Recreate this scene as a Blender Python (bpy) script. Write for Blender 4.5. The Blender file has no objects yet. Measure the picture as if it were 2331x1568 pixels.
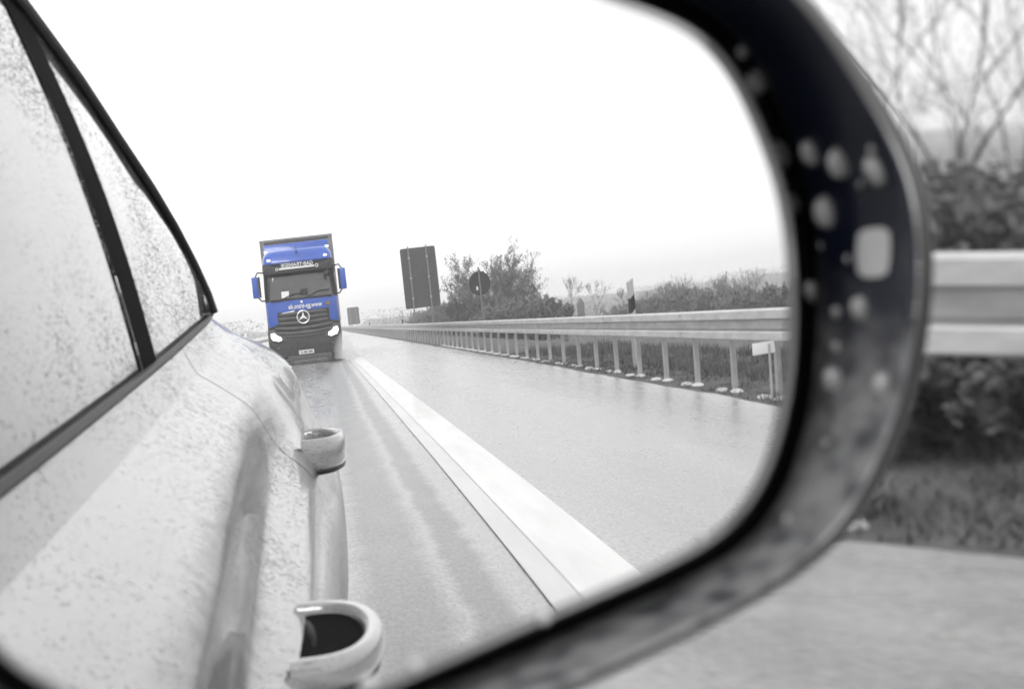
import bpy, bmesh, math, random
import numpy as np
from mathutils import Vector, Matrix
S = bpy.context.scene
COL = S.collection
R = math.radians
# ------------------------------------------------------------------ camera
# World: +Y is the driving direction, +X the right-hand verge, Z up; X=0 is the car's window line, metres.
PW, PH, FPX = 2331.0, 1568.0, 4000.0
AZ, PITCH, ROLL = R(55), R(6.3), R(3.0)
Fv = Vector((math.sin(AZ)*math.cos(PITCH), math.cos(AZ)*math.cos(PITCH), -math.sin(PITCH)))
Rv = Vector((math.cos(AZ), -math.sin(AZ), 0)); Uv = Rv.cross(Fv)
Rv = (Rv*math.cos(ROLL) - Uv*math.sin(ROLL)).normalized(); Uv = Rv.cross(Fv)
def ray(x, y): return (Fv + Rv*((x-PW/2)/FPX) - Uv*((y-PH/2)/FPX)).normalized()
P0 = Vector((.22, 0, 1.05))                     # centre of the wing mirror glass
d0 = ray(730, 745); CAM = P0 - .33*d0
MN = (Vector((0, -1, 0)) - d0).normalized()     # mirror normal: looks back down the road
MR = 1.2                                        # radius of the convex glass
MC = P0 - MR*MN
cd = bpy.data.cameras.new('camera'); cam = bpy.data.objects.new('camera', cd); COL.objects.link(cam)
cam.matrix_world = Matrix.Translation(CAM) @ Matrix((Rv, Uv, -Fv)).transposed().to_4x4()
cd.sensor_width = 36; cd.lens = 36*FPX/PW; cd.clip_start = .01; cd.clip_end = 5000
cd.dof.use_dof = True; cd.dof.focus_distance = .92; cd.dof.aperture_fstop = 12
S.camera = cam
# ------------------------------------------------------------------ light
w = bpy.data.worlds.new('World'); S.world = w; w.use_nodes = True
nt = w.node_tree; bg = nt.nodes['Background']
sky = nt.nodes.new('ShaderNodeTexSky'); sky.sky_type = 'NISHITA'; sky.sun_disc = False
sky.sun_elevation = R(38); sky.sun_rotation = R(200); sky.dust_density = 5; sky.air_density = 1.5
bw = nt.nodes.new('ShaderNodeHueSaturation'); bw.inputs['Saturation'].default_value = 0
nt.links.new(sky.outputs[0], bw.inputs['Color'])
mx = nt.nodes.new('ShaderNodeMix'); mx.data_type = 'RGBA'; mx.inputs[0].default_value = .8
nt.links.new(bw.outputs[0], mx.inputs[6]); mx.inputs[7].default_value = (10.5, 10.5, 10.5, 1)   # the even cloud layer
nt.links.new(mx.outputs[2], bg.inputs[0]); bg.inputs[1].default_value = .1
sl = bpy.data.lights.new('sun', 'SUN'); so = bpy.data.objects.new('sun', sl); COL.objects.link(so)
sl.energy = 1.0; sl.angle = R(25); sl.color = (1, .985, .97)
so.rotation_euler = (R(52), 0, R(200+180-180))
S.view_settings.view_transform = 'Standard'; S.view_settings.look = 'None'
S.view_settings.exposure = 0.47; S.view_settings.gamma = 1
S.cycles.max_bounces = 8; S.cycles.glossy_bounces = 5; S.cycles.caustics_reflective = False
S.cycles.caustics_refractive = False; S.cycles.volume_bounces = 3
S.cycles.use_denoising = True
random.seed(5); rng = np.random.default_rng(5)
# ------------------------------------------------------------------ helpers
class MB:
    def __init__(s): s.v = []; s.f = []
    def add(s, vs, fs):
        o = len(s.v); s.v += [tuple(p) for p in vs]; s.f += [tuple(i+o for i in f) for f in fs]; return s
    def box(s, x0, x1, y0, y1, z0, z1):
        v = [(x, y, z) for x in (x0, x1) for y in (y0, y1) for z in (z0, z1)]
        return s.add(v, [(0,1,3,2),(4,6,7,5),(0,4,5,1),(2,3,7,6),(0,2,6,4),(1,5,7,3)])
    def prism(s, pts, y0, y1):          # outline in XZ, extruded along Y
        n = len(pts); v = [(x, y0, z) for x, z in pts] + [(x, y1, z) for x, z in pts]
        return s.add(v, [tuple(range(n)), tuple(range(2*n-1, n-1, -1))] + [(i, n+i, n+(i+1) % n, (i+1) % n) for i in range(n)])
    def tube(s, path, rad, n=8, cap=True, sx=1., closed=False):
        path = [Vector(p) for p in path]; m = len(path)
        if not hasattr(rad, '__len__'): rad = [rad]*m
        vs = []
        for i, p in enumerate(path):
            a = path[i-1] if (i > 0 or closed) else p; b = path[(i+1) % m] if (i < m-1 or closed) else p
            t = (b-a).normalized(); up = Vector((0,0,1)) if abs(t.z) < .95 else Vector((0,1,0))
            u = t.cross(up).normalized(); q = u.cross(t)
            vs += [p + (u*math.cos(2*math.pi*k/n)*sx + q*math.sin(2*math.pi*k/n))*rad[i] for k in range(n)]
        fs = [(i*n+k, i*n+(k+1) % n, ((i+1) % m)*n+(k+1) % n, ((i+1) % m)*n+k) for i in range(m if closed else m-1) for k in range(n)]
        if cap and not closed: fs += [tuple(range(n-1, -1, -1)), tuple(range((m-1)*n, m*n))]
        return s.add(vs, fs)
    def disc(s, c, r, y0, y1, n=40, r2=None):   # disc/ring facing Y
        c = Vector(c)
        if r2 is None:
            return s.prism([(c.x+r*math.cos(2*math.pi*k/n), c.z+r*math.sin(2*math.pi*k/n)) for k in range(n)], y0, y1)
        vs = []
        for k in range(n):
            a = 2*math.pi*k/n
            for rr, y in ((r, y0), (r, y1), (r2, y1), (r2, y0)): vs.append((c.x+rr*math.cos(a), y, c.z+rr*math.sin(a)))
        return s.add(vs, [(k*4+j, ((k+1) % n)*4+j, ((k+1) % n)*4+(j+1) % 4, k*4+(j+1) % 4) for k in range(n) for j in range(4)])
    def dome(s, c, ax, r, h, n=14, m=4, e=1.):
        c = Vector(c); ax = Vector(ax).normalized(); u = ax.orthogonal().normalized(); q = ax.cross(u)
        vs = []
        for i in range(m+1):
            a = math.pi/2*i/m
            for k in range(n):
                b = 2*math.pi*k/n
                vs.append(c + (u*math.cos(b)*e+q*math.sin(b))*r*math.cos(a) + ax*h*math.sin(a))
        return s.add(vs, [(i*n+k, i*n+(k+1) % n, (i+1)*n+(k+1) % n, (i+1)*n+k) for i in range(m) for k in range(n)] + [tuple(range(n-1, -1, -1))])
    def build(s, name, mat, parent=None, smooth=False, bevel=0, seg=2, angle=35):
        me = bpy.data.meshes.new(name); me.from_pydata(s.v, [], s.f); me.update()
        o = bpy.data.objects.new(name, me); COL.objects.link(o)
        if mat: me.materials.append(mat)
        if bevel or smooth is not False:
            bm = bmesh.new(); bm.from_mesh(me)
            bmesh.ops.recalc_face_normals(bm, faces=bm.faces)
            if bevel:
                ed = [e for e in bm.edges if len(e.link_faces) == 2 and e.calc_face_angle(0) > R(25)]
                bmesh.ops.bevel(bm, geom=ed, offset=bevel, segments=seg, profile=.6, affect='EDGES', clamp_overlap=True)
            bm.to_mesh(me); bm.free()
            me.polygons.foreach_set('use_smooth', [True]*len(me.polygons))
            me.set_sharp_from_angle(angle=R(angle))
        if parent: o.parent = parent
        return o
def tag(o, label=None, cat=None, group=None, kind=None):
    if label: o['label'] = label
    if cat: o['category'] = cat
    if group: o['group'] = group
    if kind: o['kind'] = kind
    return o
def empty(name, loc=(0,0,0), rz=0):
    o = bpy.data.objects.new(name, None); COL.objects.link(o); o.location = loc; o.rotation_euler.z = rz; o.empty_display_size = .2
    return o
def copy_tree(o, parent=None):
    c = o.copy(); COL.objects.link(c); c.parent = parent
    for ch in o.children: copy_tree(ch, c)
    return c
# ------------------------------------------------------------------ materials (the photograph is black and white but for the lorry's blue)
def mat(name, col=.5, rough=.5, metal=0, coat=0, noise=None, bump=None, emit=0, spec=.5, drops=None, trans=0):
    m = bpy.data.materials.new(name); m.use_nodes = True; t = m.node_tree; b = t.nodes['Principled BSDF']
    if not hasattr(col, '__len__'): col = (col, col, col)
    b.inputs['Base Color'].default_value = (*col, 1); b.inputs['Roughness'].default_value = rough
    b.inputs['Metallic'].default_value = metal; b.inputs['Coat Weight'].default_value = coat; b.inputs['Coat Roughness'].default_value = .05
    b.inputs['Specular IOR Level'].default_value = spec
    if emit: b.inputs['Emission Color'].default_value = (1,1,1,1); b.inputs['Emission Strength'].default_value = emit
    tc = t.nodes.new('ShaderNodeTexCoord')
    if noise:                                   # (scale, low factor, high factor, stretch)
        sc, lo, hi, st = noise
        mp = t.nodes.new('ShaderNodeMapping'); mp.inputs['Scale'].default_value = st; t.links.new(tc.outputs['Object'], mp.inputs[0])
        n = t.nodes.new('ShaderNodeTexNoise'); n.inputs['Scale'].default_value = sc; n.inputs['Detail'].default_value = 6; n.inputs['Roughness'].default_value = .62
        t.links.new(mp.outputs[0], n.inputs['Vector'])
        r = t.nodes.new('ShaderNodeValToRGB'); r.color_ramp.elements[0].position = .32; r.color_ramp.elements[1].position = .68
        r.color_ramp.elements[0].color = (*[c*lo for c in col], 1); r.color_ramp.elements[1].color = (*[c*hi for c in col], 1)
        t.links.new(n.outputs[0], r.inputs[0]); t.links.new(r.outputs[0], b.inputs['Base Color'])
    bumpn = None
    if bump:
        sc, st, dist = bump
        n = t.nodes.new('ShaderNodeTexNoise'); n.inputs['Scale'].default_value = sc; n.inputs['Detail'].default_value = 5
        t.links.new(tc.outputs['Object'], n.inputs['Vector'])
        bumpn = t.nodes.new('ShaderNodeBump'); bumpn.inputs['Strength'].default_value = st; bumpn.inputs['Distance'].default_value = dist
        t.links.new(n.outputs[0], bumpn.inputs['Height']); t.links.new(bumpn.outputs[0], b.inputs['Normal'])
    if drops:                                   # rain beads on the surface: (scale, strength, amount, darkness)
        sc, st, am, dk = drops
        mp = t.nodes.new('ShaderNodeMapping'); mp.inputs['Scale'].default_value = (1, .75, 1); t.links.new(tc.outputs['Object'], mp.inputs[0])
        wn = t.nodes.new('ShaderNodeTexNoise'); wn.inputs['Scale'].default_value = sc*.6; wn.inputs['Detail'].default_value = 1
        t.links.new(mp.outputs[0], wn.inputs['Vector'])
        wm = t.nodes.new('ShaderNodeVectorMath'); wm.operation = 'MULTIPLY_ADD'; wm.inputs[1].default_value = (.012,)*3
        t.links.new(wn.outputs['Color'], wm.inputs[0]); t.links.new(mp.outputs[0], wm.inputs[2])
        v = t.nodes.new('ShaderNodeTexVoronoi'); v.inputs['Scale'].default_value = sc; t.links.new(wm.outputs[0], v.inputs['Vector'])
        msk = t.nodes.new('ShaderNodeTexNoise'); msk.inputs['Scale'].default_value = 5; msk.inputs['Detail'].default_value = 3; t.links.new(tc.outputs['Object'], msk.inputs['Vector'])
        sz = t.nodes.new('ShaderNodeMath'); sz.operation = 'MULTIPLY_ADD'; t.links.new(msk.outputs[0], sz.inputs[0]); sz.inputs[1].default_value = 1.5; sz.inputs[2].default_value = am-.75
        sy = t.nodes.new('ShaderNodeSeparateXYZ'); t.links.new(tc.outputs['Object'], sy.inputs[0])
        sv = t.nodes.new('ShaderNodeMapRange'); sv.inputs[1].default_value = -1.35; sv.inputs[2].default_value = -.6; sv.inputs[3].default_value = .06; sv.inputs[4].default_value = -.22; t.links.new(sy.outputs[1], sv.inputs[0])
        sz0 = sz; sz = t.nodes.new('ShaderNodeMath'); sz.operation = 'ADD'; t.links.new(sz0.outputs[0], sz.inputs[0]); t.links.new(sv.outputs[0], sz.inputs[1])
        rnd = t.nodes.new('ShaderNodeMath'); rnd.operation = 'MULTIPLY'; t.links.new(v.outputs['Color'], rnd.inputs[0]); t.links.new(sz.outputs[0], rnd.inputs[1])
        h = t.nodes.new('ShaderNodeMath'); h.operation = 'SUBTRACT'; t.links.new(rnd.outputs[0], h.inputs[0]); t.links.new(v.outputs['Distance'], h.inputs[1])
        hc = t.nodes.new('ShaderNodeMath'); hc.operation = 'MAXIMUM'; hc.inputs[1].default_value = 0; t.links.new(h.outputs[0], hc.inputs[0])
        sq = t.nodes.new('ShaderNodeMath'); sq.operation = 'SQRT'; t.links.new(hc.outputs[0], sq.inputs[0])
        bp = t.nodes.new('ShaderNodeBump'); bp.inputs['Strength'].default_value = st; bp.inputs['Distance'].default_value = .0025
        t.links.new(sq.outputs[0], bp.inputs['Height']); t.links.new(bp.outputs[0], b.inputs['Normal'])
        if bumpn: t.links.new(bumpn.outputs[0], bp.inputs['Normal'])
        if coat: t.links.new(bp.outputs[0], b.inputs['Coat Normal'])
        # a wet bead darkens the paint under it
        gt = t.nodes.new('ShaderNodeMath'); gt.operation = 'GREATER_THAN'; gt.inputs[1].default_value = .02; t.links.new(hc.outputs[0], gt.inputs[0])
        mm = t.nodes.new('ShaderNodeMix'); mm.data_type = 'RGBA'; t.links.new(gt.outputs[0], mm.inputs[0])
        lk = b.inputs['Base Color'].links
        if lk: t.links.new(lk[0].from_socket, mm.inputs[6])
        else: mm.inputs[6].default_value = (*col, 1)
        mm.inputs[7].default_value = (*[c*dk for c in col], 1); t.links.new(mm.outputs[2], b.inputs['Base Color'])
    return m
BLUE = (.028, .095, .45)
M = dict(
 paint=mat('silver_paint', .29, .2, .3, .8, noise=(5, .85, 1.08, (1,1,1)), drops=(260, .8, .66, .62)),
 handle=mat('handle_paint', .36, .22, .25, 1, drops=(260, .6, .6, .6)),
 glass=mat('wet_window_glass', .16, .04, .85, 1, noise=(3, .8, 1.1, (1,1,1)), drops=(250, .8, .62, .6), spec=1),
 black=mat('black_rubber', .012, .5), pillar=mat('pillar_black', .006, .85, spec=.05), gloss=mat('black_gloss', (.006,.007,.012), .25, 0, .3),
 house=mat('mirror_casing_plastic', (.040,.042,.056), .28, 0, .3, bump=(400, .15, .001)),
 shell=mat('mirror_shell', .32, .3, .2, .6), rim=mat('glass_bevel', .62, .2, .6), lens=mat('clear_lens', .62, .3, 0, .4, emit=.06),
 drop=mat('water_bead', .42, .3, .1, .6), dropw=mat('bright_water_bead', .8, .1, .2, 1),
 zinc=mat('galvanised_steel', .52, .42, .35, noise=(9, .78, 1.15, (1,.3,1)), bump=(30, .2, .004)),
 post=mat('galvanised_post', .46, .5, .3, noise=(5, .8, 1.1, (1,1,1))), bolt=mat('dark_bolt', .06, .5, .5),
 conc=mat('pale_concrete', .62, .85, noise=(20, .7, 1.1, (1,1,1))),
 signback=mat('grey_sign_back', .05, .55, .3, noise=(2, .85, 1.1, (1,1,1))), signpost=mat('sign_post', .22, .5, .4),
 white=mat('white_plastic', .8, .5), dull=mat('dirty_white_plastic', .42, .6), darkp=mat('black_stripe', .02, .5),
 blue=mat('blue_paint', BLUE, .3, 0, .7, noise=(2, .9, 1.1, (1,1,1))), bluedark=mat('dark_blue_visor', (.012,.04,.2), .3, 0, .3),
 tgrey=mat('dark_grey_plastic', .055, .55, noise=(8, .7, 1.3, (1,1,1))), tdark=mat('black_plastic', .02, .6), tmid=mat('grey_slat', .1, .5, .1, noise=(8,.8,1.2,(1,1,1))),
 wind=mat('windscreen', .06, .08, 0, 1, noise=(1.2, .8, 1.4, (1,1,1))), chrome=mat('chrome', .85, .25, .5), headl=mat('lit_headlamp', .9, .2, emit=5),
 box=mat('trailer_cover', .22, .55, noise=(1, .9, 1.05, (1,1,1))), tyre=mat('tyre', .02, .8), gold=mat('ochre_patch', (.22,.17,.07), .6),
 lampw=mat('roof_lamp_lens', .85, .2, emit=.8), bark=mat('bark', .075, .9, noise=(12, .6, 1.4, (1,1,.3))),
 leaf=mat('bud_leaf', .12, .7, noise=(1.5, .55, 1.6, (1,1,1))), bleaf=mat('bush_leaf', .115, .8, noise=(1.2, .5, 1.7, (1,1,1))),
 wood=mat('distant_foliage', .11, .9, noise=(.25, .6, 1.4, (1,1,1))), hut=mat('hut_boards', .07, .8, noise=(5,.7,1.2,(1,1,.1))), roof=mat('hut_roof', .09, .8),
 skin=mat('seat_cloth', .08, .9),
)
def skylit_low(m, zlo, zhi, c):
    t = m.node_tree; b = t.nodes['Principled BSDF']; tc = t.nodes.new('ShaderNodeTexCoord'); sx = t.nodes.new('ShaderNodeSeparateXYZ'); t.links.new(tc.outputs['Object'], sx.inputs[0])
    n = t.nodes.new('ShaderNodeTexNoise'); n.inputs['Scale'].default_value = 45; n.inputs['Detail'].default_value = 6; t.links.new(tc.outputs['Object'], n.inputs['Vector'])
    a = t.nodes.new('ShaderNodeMath'); a.operation = 'MULTIPLY_ADD'; t.links.new(n.outputs[0], a.inputs[0]); a.inputs[1].default_value = .04; t.links.new(sx.outputs[2], a.inputs[2])
    r = t.nodes.new('ShaderNodeMapRange'); r.inputs[1].default_value = zhi+.02; r.inputs[2].default_value = zlo+.02; t.links.new(a.outputs[0], r.inputs[0])
    n2 = t.nodes.new('ShaderNodeTexNoise'); n2.inputs['Scale'].default_value = 120; n2.inputs['Detail'].default_value = 4; t.links.new(tc.outputs['Object'], n2.inputs['Vector'])
    f = t.nodes.new('ShaderNodeMath'); f.operation = 'MULTIPLY'; t.links.new(r.outputs[0], f.inputs[0]); g2 = t.nodes.new('ShaderNodeMapRange'); g2.inputs[1].default_value = .25; g2.inputs[2].default_value = .6; t.links.new(n2.outputs[0], g2.inputs[0]); t.links.new(g2.outputs[0], f.inputs[1])
    mm = t.nodes.new('ShaderNodeMix'); mm.data_type = 'RGBA'; t.links.new(f.outputs[0], mm.inputs[0]); mm.inputs[6].default_value = b.inputs['Base Color'].default_value; mm.inputs[7].default_value = (*c, 1); t.links.new(mm.outputs[2], b.inputs['Base Color'])
M['house'].node_tree.nodes['Principled BSDF'].inputs['Base Color'].default_value = (.008,.010,.024,1)
skylit_low(M['house'], 1.018, 1.048, (.42,.42,.425))  # lower casing painted paler with a ragged edge, as if lit by sky
def flank_dark(m):
    # ragged, streaky darkening along the door below the shoulder: painted verge reflection and road dirt
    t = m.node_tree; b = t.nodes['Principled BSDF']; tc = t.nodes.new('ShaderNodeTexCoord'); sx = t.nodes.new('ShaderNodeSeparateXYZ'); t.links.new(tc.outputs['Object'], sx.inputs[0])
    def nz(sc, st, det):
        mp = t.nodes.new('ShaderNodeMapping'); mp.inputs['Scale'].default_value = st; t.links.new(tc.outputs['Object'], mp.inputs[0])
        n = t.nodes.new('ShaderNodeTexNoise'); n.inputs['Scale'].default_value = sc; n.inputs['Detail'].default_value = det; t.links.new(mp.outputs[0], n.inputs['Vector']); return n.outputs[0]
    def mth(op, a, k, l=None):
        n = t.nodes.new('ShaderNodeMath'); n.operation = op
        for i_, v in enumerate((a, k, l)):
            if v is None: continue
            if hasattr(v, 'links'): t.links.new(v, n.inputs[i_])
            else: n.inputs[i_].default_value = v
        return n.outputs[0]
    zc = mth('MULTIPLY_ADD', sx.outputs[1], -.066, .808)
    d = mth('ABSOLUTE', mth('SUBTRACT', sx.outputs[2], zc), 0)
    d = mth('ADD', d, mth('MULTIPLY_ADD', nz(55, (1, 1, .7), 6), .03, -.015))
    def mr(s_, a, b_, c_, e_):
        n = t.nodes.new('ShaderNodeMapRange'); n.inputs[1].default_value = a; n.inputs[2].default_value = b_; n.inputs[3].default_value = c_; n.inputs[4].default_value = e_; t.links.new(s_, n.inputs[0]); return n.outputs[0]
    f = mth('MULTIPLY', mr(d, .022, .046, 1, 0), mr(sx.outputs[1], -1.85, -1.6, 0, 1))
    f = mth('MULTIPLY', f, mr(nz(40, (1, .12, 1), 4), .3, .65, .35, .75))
    low = mth('MULTIPLY', mr(mth('ADD', sx.outputs[2], mth('MULTIPLY_ADD', nz(30, (1, .3, 1), 5), .05, -.025)), .79, .72, 0, .8), mr(nz(14, (1, .1, 1), 4), .3, .7, .5, 1)); f = mth('MAXIMUM', f, low)  # lower body darkened the same way
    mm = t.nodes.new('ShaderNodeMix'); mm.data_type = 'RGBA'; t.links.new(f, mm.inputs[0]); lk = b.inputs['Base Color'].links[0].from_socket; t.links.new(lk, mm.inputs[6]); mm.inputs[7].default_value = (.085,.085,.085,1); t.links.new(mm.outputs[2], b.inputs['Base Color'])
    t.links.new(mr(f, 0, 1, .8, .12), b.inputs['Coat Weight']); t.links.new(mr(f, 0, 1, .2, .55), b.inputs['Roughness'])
flank_dark(M['paint'])
# ------------------------------------------------------------------ ground, road
def gz(x, y):
    """terrain height: road level, then a falling verge on the right, low hills far off"""
    if x > 4.0:
        z = -.035 - .02*min(x-4, 2) - 1.25*max(0, min((x-7)/7, 1)) - 3.2*max(0, min((x-14)/50, 1))
        z += 5.0*max(0, min((x-130)/400, 1))
        z += .25*math.sin(x*.21+y*.13)*min(1, max(0, (x-8)/10))
    elif x < -25: z = -.06 - 1.5*min((-25-x)/40, 1)
    else: z = -.06
    far = max(0, min((-y-300)/500, 1))
    return z + far*(4 + 3*math.sin(x*.009+1))*(1 if abs(x) > 25 else 0)
xs = sorted(set([-500,-300,-180,-110,-70,-45,-25,-22,3.9,4.1,4.6,5,5.5,6,6.6,7.2,8,9,10,11.5,13,14.5,17,20,24,30,38,48,60,80,100,130,170,220,300,420,600]))
ys = [-700,-600,-450,-350,-280,-220,-170,-130,-100,-80,-65,-52,-42,-34,-27,-21,-16,-12,-9,-6,-3,0,2,4,6,9,13,20,30,50,90,160,300]
g = MB(); g.add([(x, y, gz(x, y)) for x in xs for y in ys], [(i*len(ys)+j, (i+1)*len(ys)+j, (i+1)*len(ys)+j+1, i*len(ys)+j+1) for i in range(len(xs)-1) for j in range(len(ys)-1)])
mground = mat('verge_soil', .09, .95, noise=(1.1, .55, 1.5, (1,1,1)), bump=(6, .6, .05))
tag(g.build('ground', mground, smooth=True, angle=80), kind='structure')
def asphalt():
    m = bpy.data.materials.new('wet_asphalt'); m.use_nodes = True; t = m.node_tree; b = t.nodes['Principled BSDF']
    tc = t.nodes.new('ShaderNodeTexCoord'); sx = t.nodes.new('ShaderNodeSeparateXYZ'); t.links.new(tc.outputs['Object'], sx.inputs[0])
    def N(sc, st, det=6, ro=.6):
        mp = t.nodes.new('ShaderNodeMapping'); mp.inputs['Scale'].default_value = st; t.links.new(tc.outputs['Object'], mp.inputs[0])
        n = t.nodes.new('ShaderNodeTexNoise'); n.inputs['Scale'].default_value = sc; n.inputs['Detail'].default_value = det; n.inputs['Roughness'].default_value = ro
        t.links.new(mp.outputs[0], n.inputs['Vector']); return n.outputs[0]
    def ramp(s, p0, p1, c0, c1):
        r = t.nodes.new('ShaderNodeMapRange'); r.inputs[1].default_value = p0; r.inputs[2].default_value = p1; r.inputs[3].default_value = c0; r.inputs[4].default_value = c1
        t.links.new(s, r.inputs[0]); return r.outputs[0]
    def math2(op, a, c):
        n = t.nodes.new('ShaderNodeMath'); n.operation = op
        for i, k in enumerate((a, c)):
            if hasattr(k, 'links'): t.links.new(k, n.inputs[i])
            else: n.inputs[i].default_value = k
        return n.outputs[0]
    big = N(1.0, (1.0, .09, 1)); fine = N(55, (1, .35, 1), 4, .7); mid = N(5, (1, .3, 1))
    # worn wheel tracks: two darker strips per lane, driven smooth
    xw = math2('ADD', sx.outputs[0], math2('ADD', ramp(N(.35, (1,.12,1), 2), 0, 1, -.10, .10), ramp(N(2.2, (1,1.6,1), 4), .2, .8, -.045, .045)))
    def track(c, wd):
        a = math2('ABSOLUTE', math2('SUBTRACT', xw, c), 0); return ramp(a, wd*.45, wd, 1, 0)
    tr = math2('MAXIMUM', math2('MAXIMUM', track(.50, .22), track(-1.25, .38)), math2('MAXIMUM', track(-3.6, .5), track(.80, .12)))
    colv = math2('MULTIPLY', math2('MULTIPLY', ramp(big, .32, .68, .185, .31), ramp(mid, .3, .7, .84, 1.14)), ramp(fine, .3, .7, .62, 1.38))
    colv = math2('MULTIPLY', colv, ramp(tr, 0, 1, 1.0, .60))
    cb = t.nodes.new('ShaderNodeCombineColor'); [t.links.new(colv, cb.inputs[i]) for i in range(3)]; t.links.new(cb.outputs[0], b.inputs['Base Color'])
    ro = math2('ADD', ramp(math2('MULTIPLY', big, mid), .15, .36, .20, .38), ramp(tr, 0, 1, .0, .16)); t.links.new(ro, b.inputs['Roughness'])
    b.inputs['Specular IOR Level'].default_value = .85; b.inputs['Coat Weight'].default_value = .4; b.inputs['Coat Roughness'].default_value = .27
    bp = t.nodes.new('ShaderNodeBump'); bp.inputs['Strength'].default_value = .6; bp.inputs['Distance'].default_value = .005
    t.links.new(fine, bp.inputs['Height'])
    bp2 = t.nodes.new('ShaderNodeBump'); bp2.inputs['Strength'].default_value = .3; bp2.inputs['Distance'].default_value = .02
    t.links.new(mid, bp2.inputs['Height']); t.links.new(bp.outputs[0], bp2.inputs['Normal']); t.links.new(bp2.outputs[0], b.inputs['Normal'])
    return m
asph = asphalt()
def strip(name, x0, x1, y0, y1, z, m, nx=1, ny=1, jag=0):
    b = MB(); vs = []
    for i in range(nx+1):
        for j in range(ny+1):
            x = x0+(x1-x0)*i/nx; x += (random.uniform(-jag, jag) if i in (0, nx) else 0)
            vs.append((x, y0+(y1-y0)*j/ny, z))
    b.add(vs, [(i*(ny+1)+j, (i+1)*(ny+1)+j, (i+1)*(ny+1)+j+1, i*(ny+1)+j+1) for i in range(nx) for j in range(ny)])
    return b.build(name, m)
r = MB(); n = 900; vs = []
for j in range(n+1):
    y = 120 - 1320*(j/n)**2.2 if j else 120
    y = 60-750*((j/n)**2.0)
    vs += [(-6.9, y, 0), (4.20+.015*math.sin(y*1.7)+.02*math.sin(y*.53)+random.uniform(-.02,.02), y, 0)]
r.add(vs, [(2*j, 2*j+1, 2*j+3, 2*j+2) for j in range(n)])
tag(r.build('road', asph), kind='structure')
tag(strip('opposite_carriageway', -21.5, -10.5, -690, 120, 0, asph), kind='structure')
mline = mat('worn_white_paint', .66, .45, 0, .15, noise=(5, .84, 1.03, (1,.12,1)), bump=(90, .25, .003))
tag(strip('edge_line', 1.15, 1.46, -500, 60, .006, mline, 1, 220, .003), kind='structure')
tag(strip('line_margin', 1.02, 1.149, -500, 60, .005, mat('thin_old_paint', .50, .38, 0, .3, noise=(4, .85, 1.05, (1,.2,1))), 1, 120, .0), kind='structure')
mseam = mat('tar_seam', .38, .4, 0, .3)
sm = MB()
for xx, w_ in ((1.018, .004), (1.149, .003)):
    vs = []
    for j in range(161):
        y = 8-60*j/160; o_ = .002*math.sin(y*1.3); vs += [(xx+o_, y, .0095), (xx+o_+w_, y, .0095)]
    sm.add(vs, [(2*j, 2*j+1, 2*j+3, 2*j+2) for j in range(160)])
tag(sm.build('tar_joint', mseam), kind='structure')
ln = MB()
for k in range(36):
    y = 40-18*k; ln.add([(-2.58, y, .006), (-2.43, y, .006), (-2.43, y-6, .006), (-2.58, y-6, .006)], [(0,1,2,3)])
tag(ln.build('lane_dashes', mline), kind='structure')
tag(strip('median_line', -6.5, -6.25, -500, 60, .006, mline), kind='structure')

# ------------------------------------------------------------------ guardrail
GX = 4.62
gr = tag(empty('guardrail', (GX, 0, 0)), 'long galvanised steel crash barrier on posts along the hard shoulder', 'guardrail')
# W profile: (offset towards road is -x, z)
prof = [(-.004,.472),(-.060,.473),(-.076,.477),(-.081,.484),(-.081,.548),(-.075,.556),(.012,.562),(.022,.570),(.022,.645),(.012,.653),(-.075,.662),(-.081,.670),(-.081,.738),(-.076,.746),(-.060,.750),(-.004,.753)]
prof = [(x, z-.012) for x, z in prof]
prof += [(x+.006, z+(.004 if z < .5 else -.004 if z > .7 else 0)) for x, z in reversed(prof)]
b = MB(); yy = [26 - 3.78*k for k in range(86)]
for i in range(85):
    b.prism([(x-(.0032 if i % 2 else 0), z) for x, z in prof], yy[i+1]-.10, yy[i])
b.build('beam', M['zinc'], gr, smooth=True, angle=22)
b = MB()
for y in yy[5:14]:
    for z in (.53, .715): MB().dome((-.081, y-.05, z-.012), (-1,0,0), .014, .008, 8, 2).build('bolt', M['bolt'], gr)
def postmesh(y):
    p = MB(); p.box(.042, .102, y-.03, y-.024, -.3, .70); p.box(.042, .048, y-.0238, y+.0238, -.3, .70); p.box(.042, .102, y+.024, y+.03, -.3, .70)
    p.box(.0295, .0418, y-.045, y+.045, .55, .65); return p
PY = [-10.5+1.26*10 - 1.26*k for k in range(-18, 190)]
PY.sort(key=lambda y: abs(y+8))
for i, y in enumerate(PY[:100]):
    o = postmesh(y).build('post', M['post'], gr)
    if -40 < y < 4:
        for s_ in (-1, 1):
            f = MB(); f.dome((-.005+.02*s_, y+s_*(.17+random.uniform(-.02,.02)), -.045), (0,0,1), .075, .025+random.uniform(-.008,.008), 12, 3, 1.0)
            f.v = [(x, y+s_*.17+(yv-(y+s_*.17))*1.7, z) for x, yv, z in f.v]
            fo = f.build('footing', M['conc'], o, smooth=True)
b = MB()
for y in PY[100:]: b.box(.042, .102, y-.03, y+.03, -.3, .70)
tag(b.build('far_post', M['post'], gr), kind='stuff')
# small white plate on a leg in front of the barrier
mk = tag(empty('marker_plate', (4.42, -9.0, -.05)), 'small white plate on a thin leg in front of the crash barrier', 'marker')
MB().box(-.13, .13, -.008, .008, .42, .52).build('plate', M['white'], mk, bevel=.003)
MB().tube([(.06, .012, 0), (.06, .012, .5)], .014).build('leg', M['post'], mk)
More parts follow.
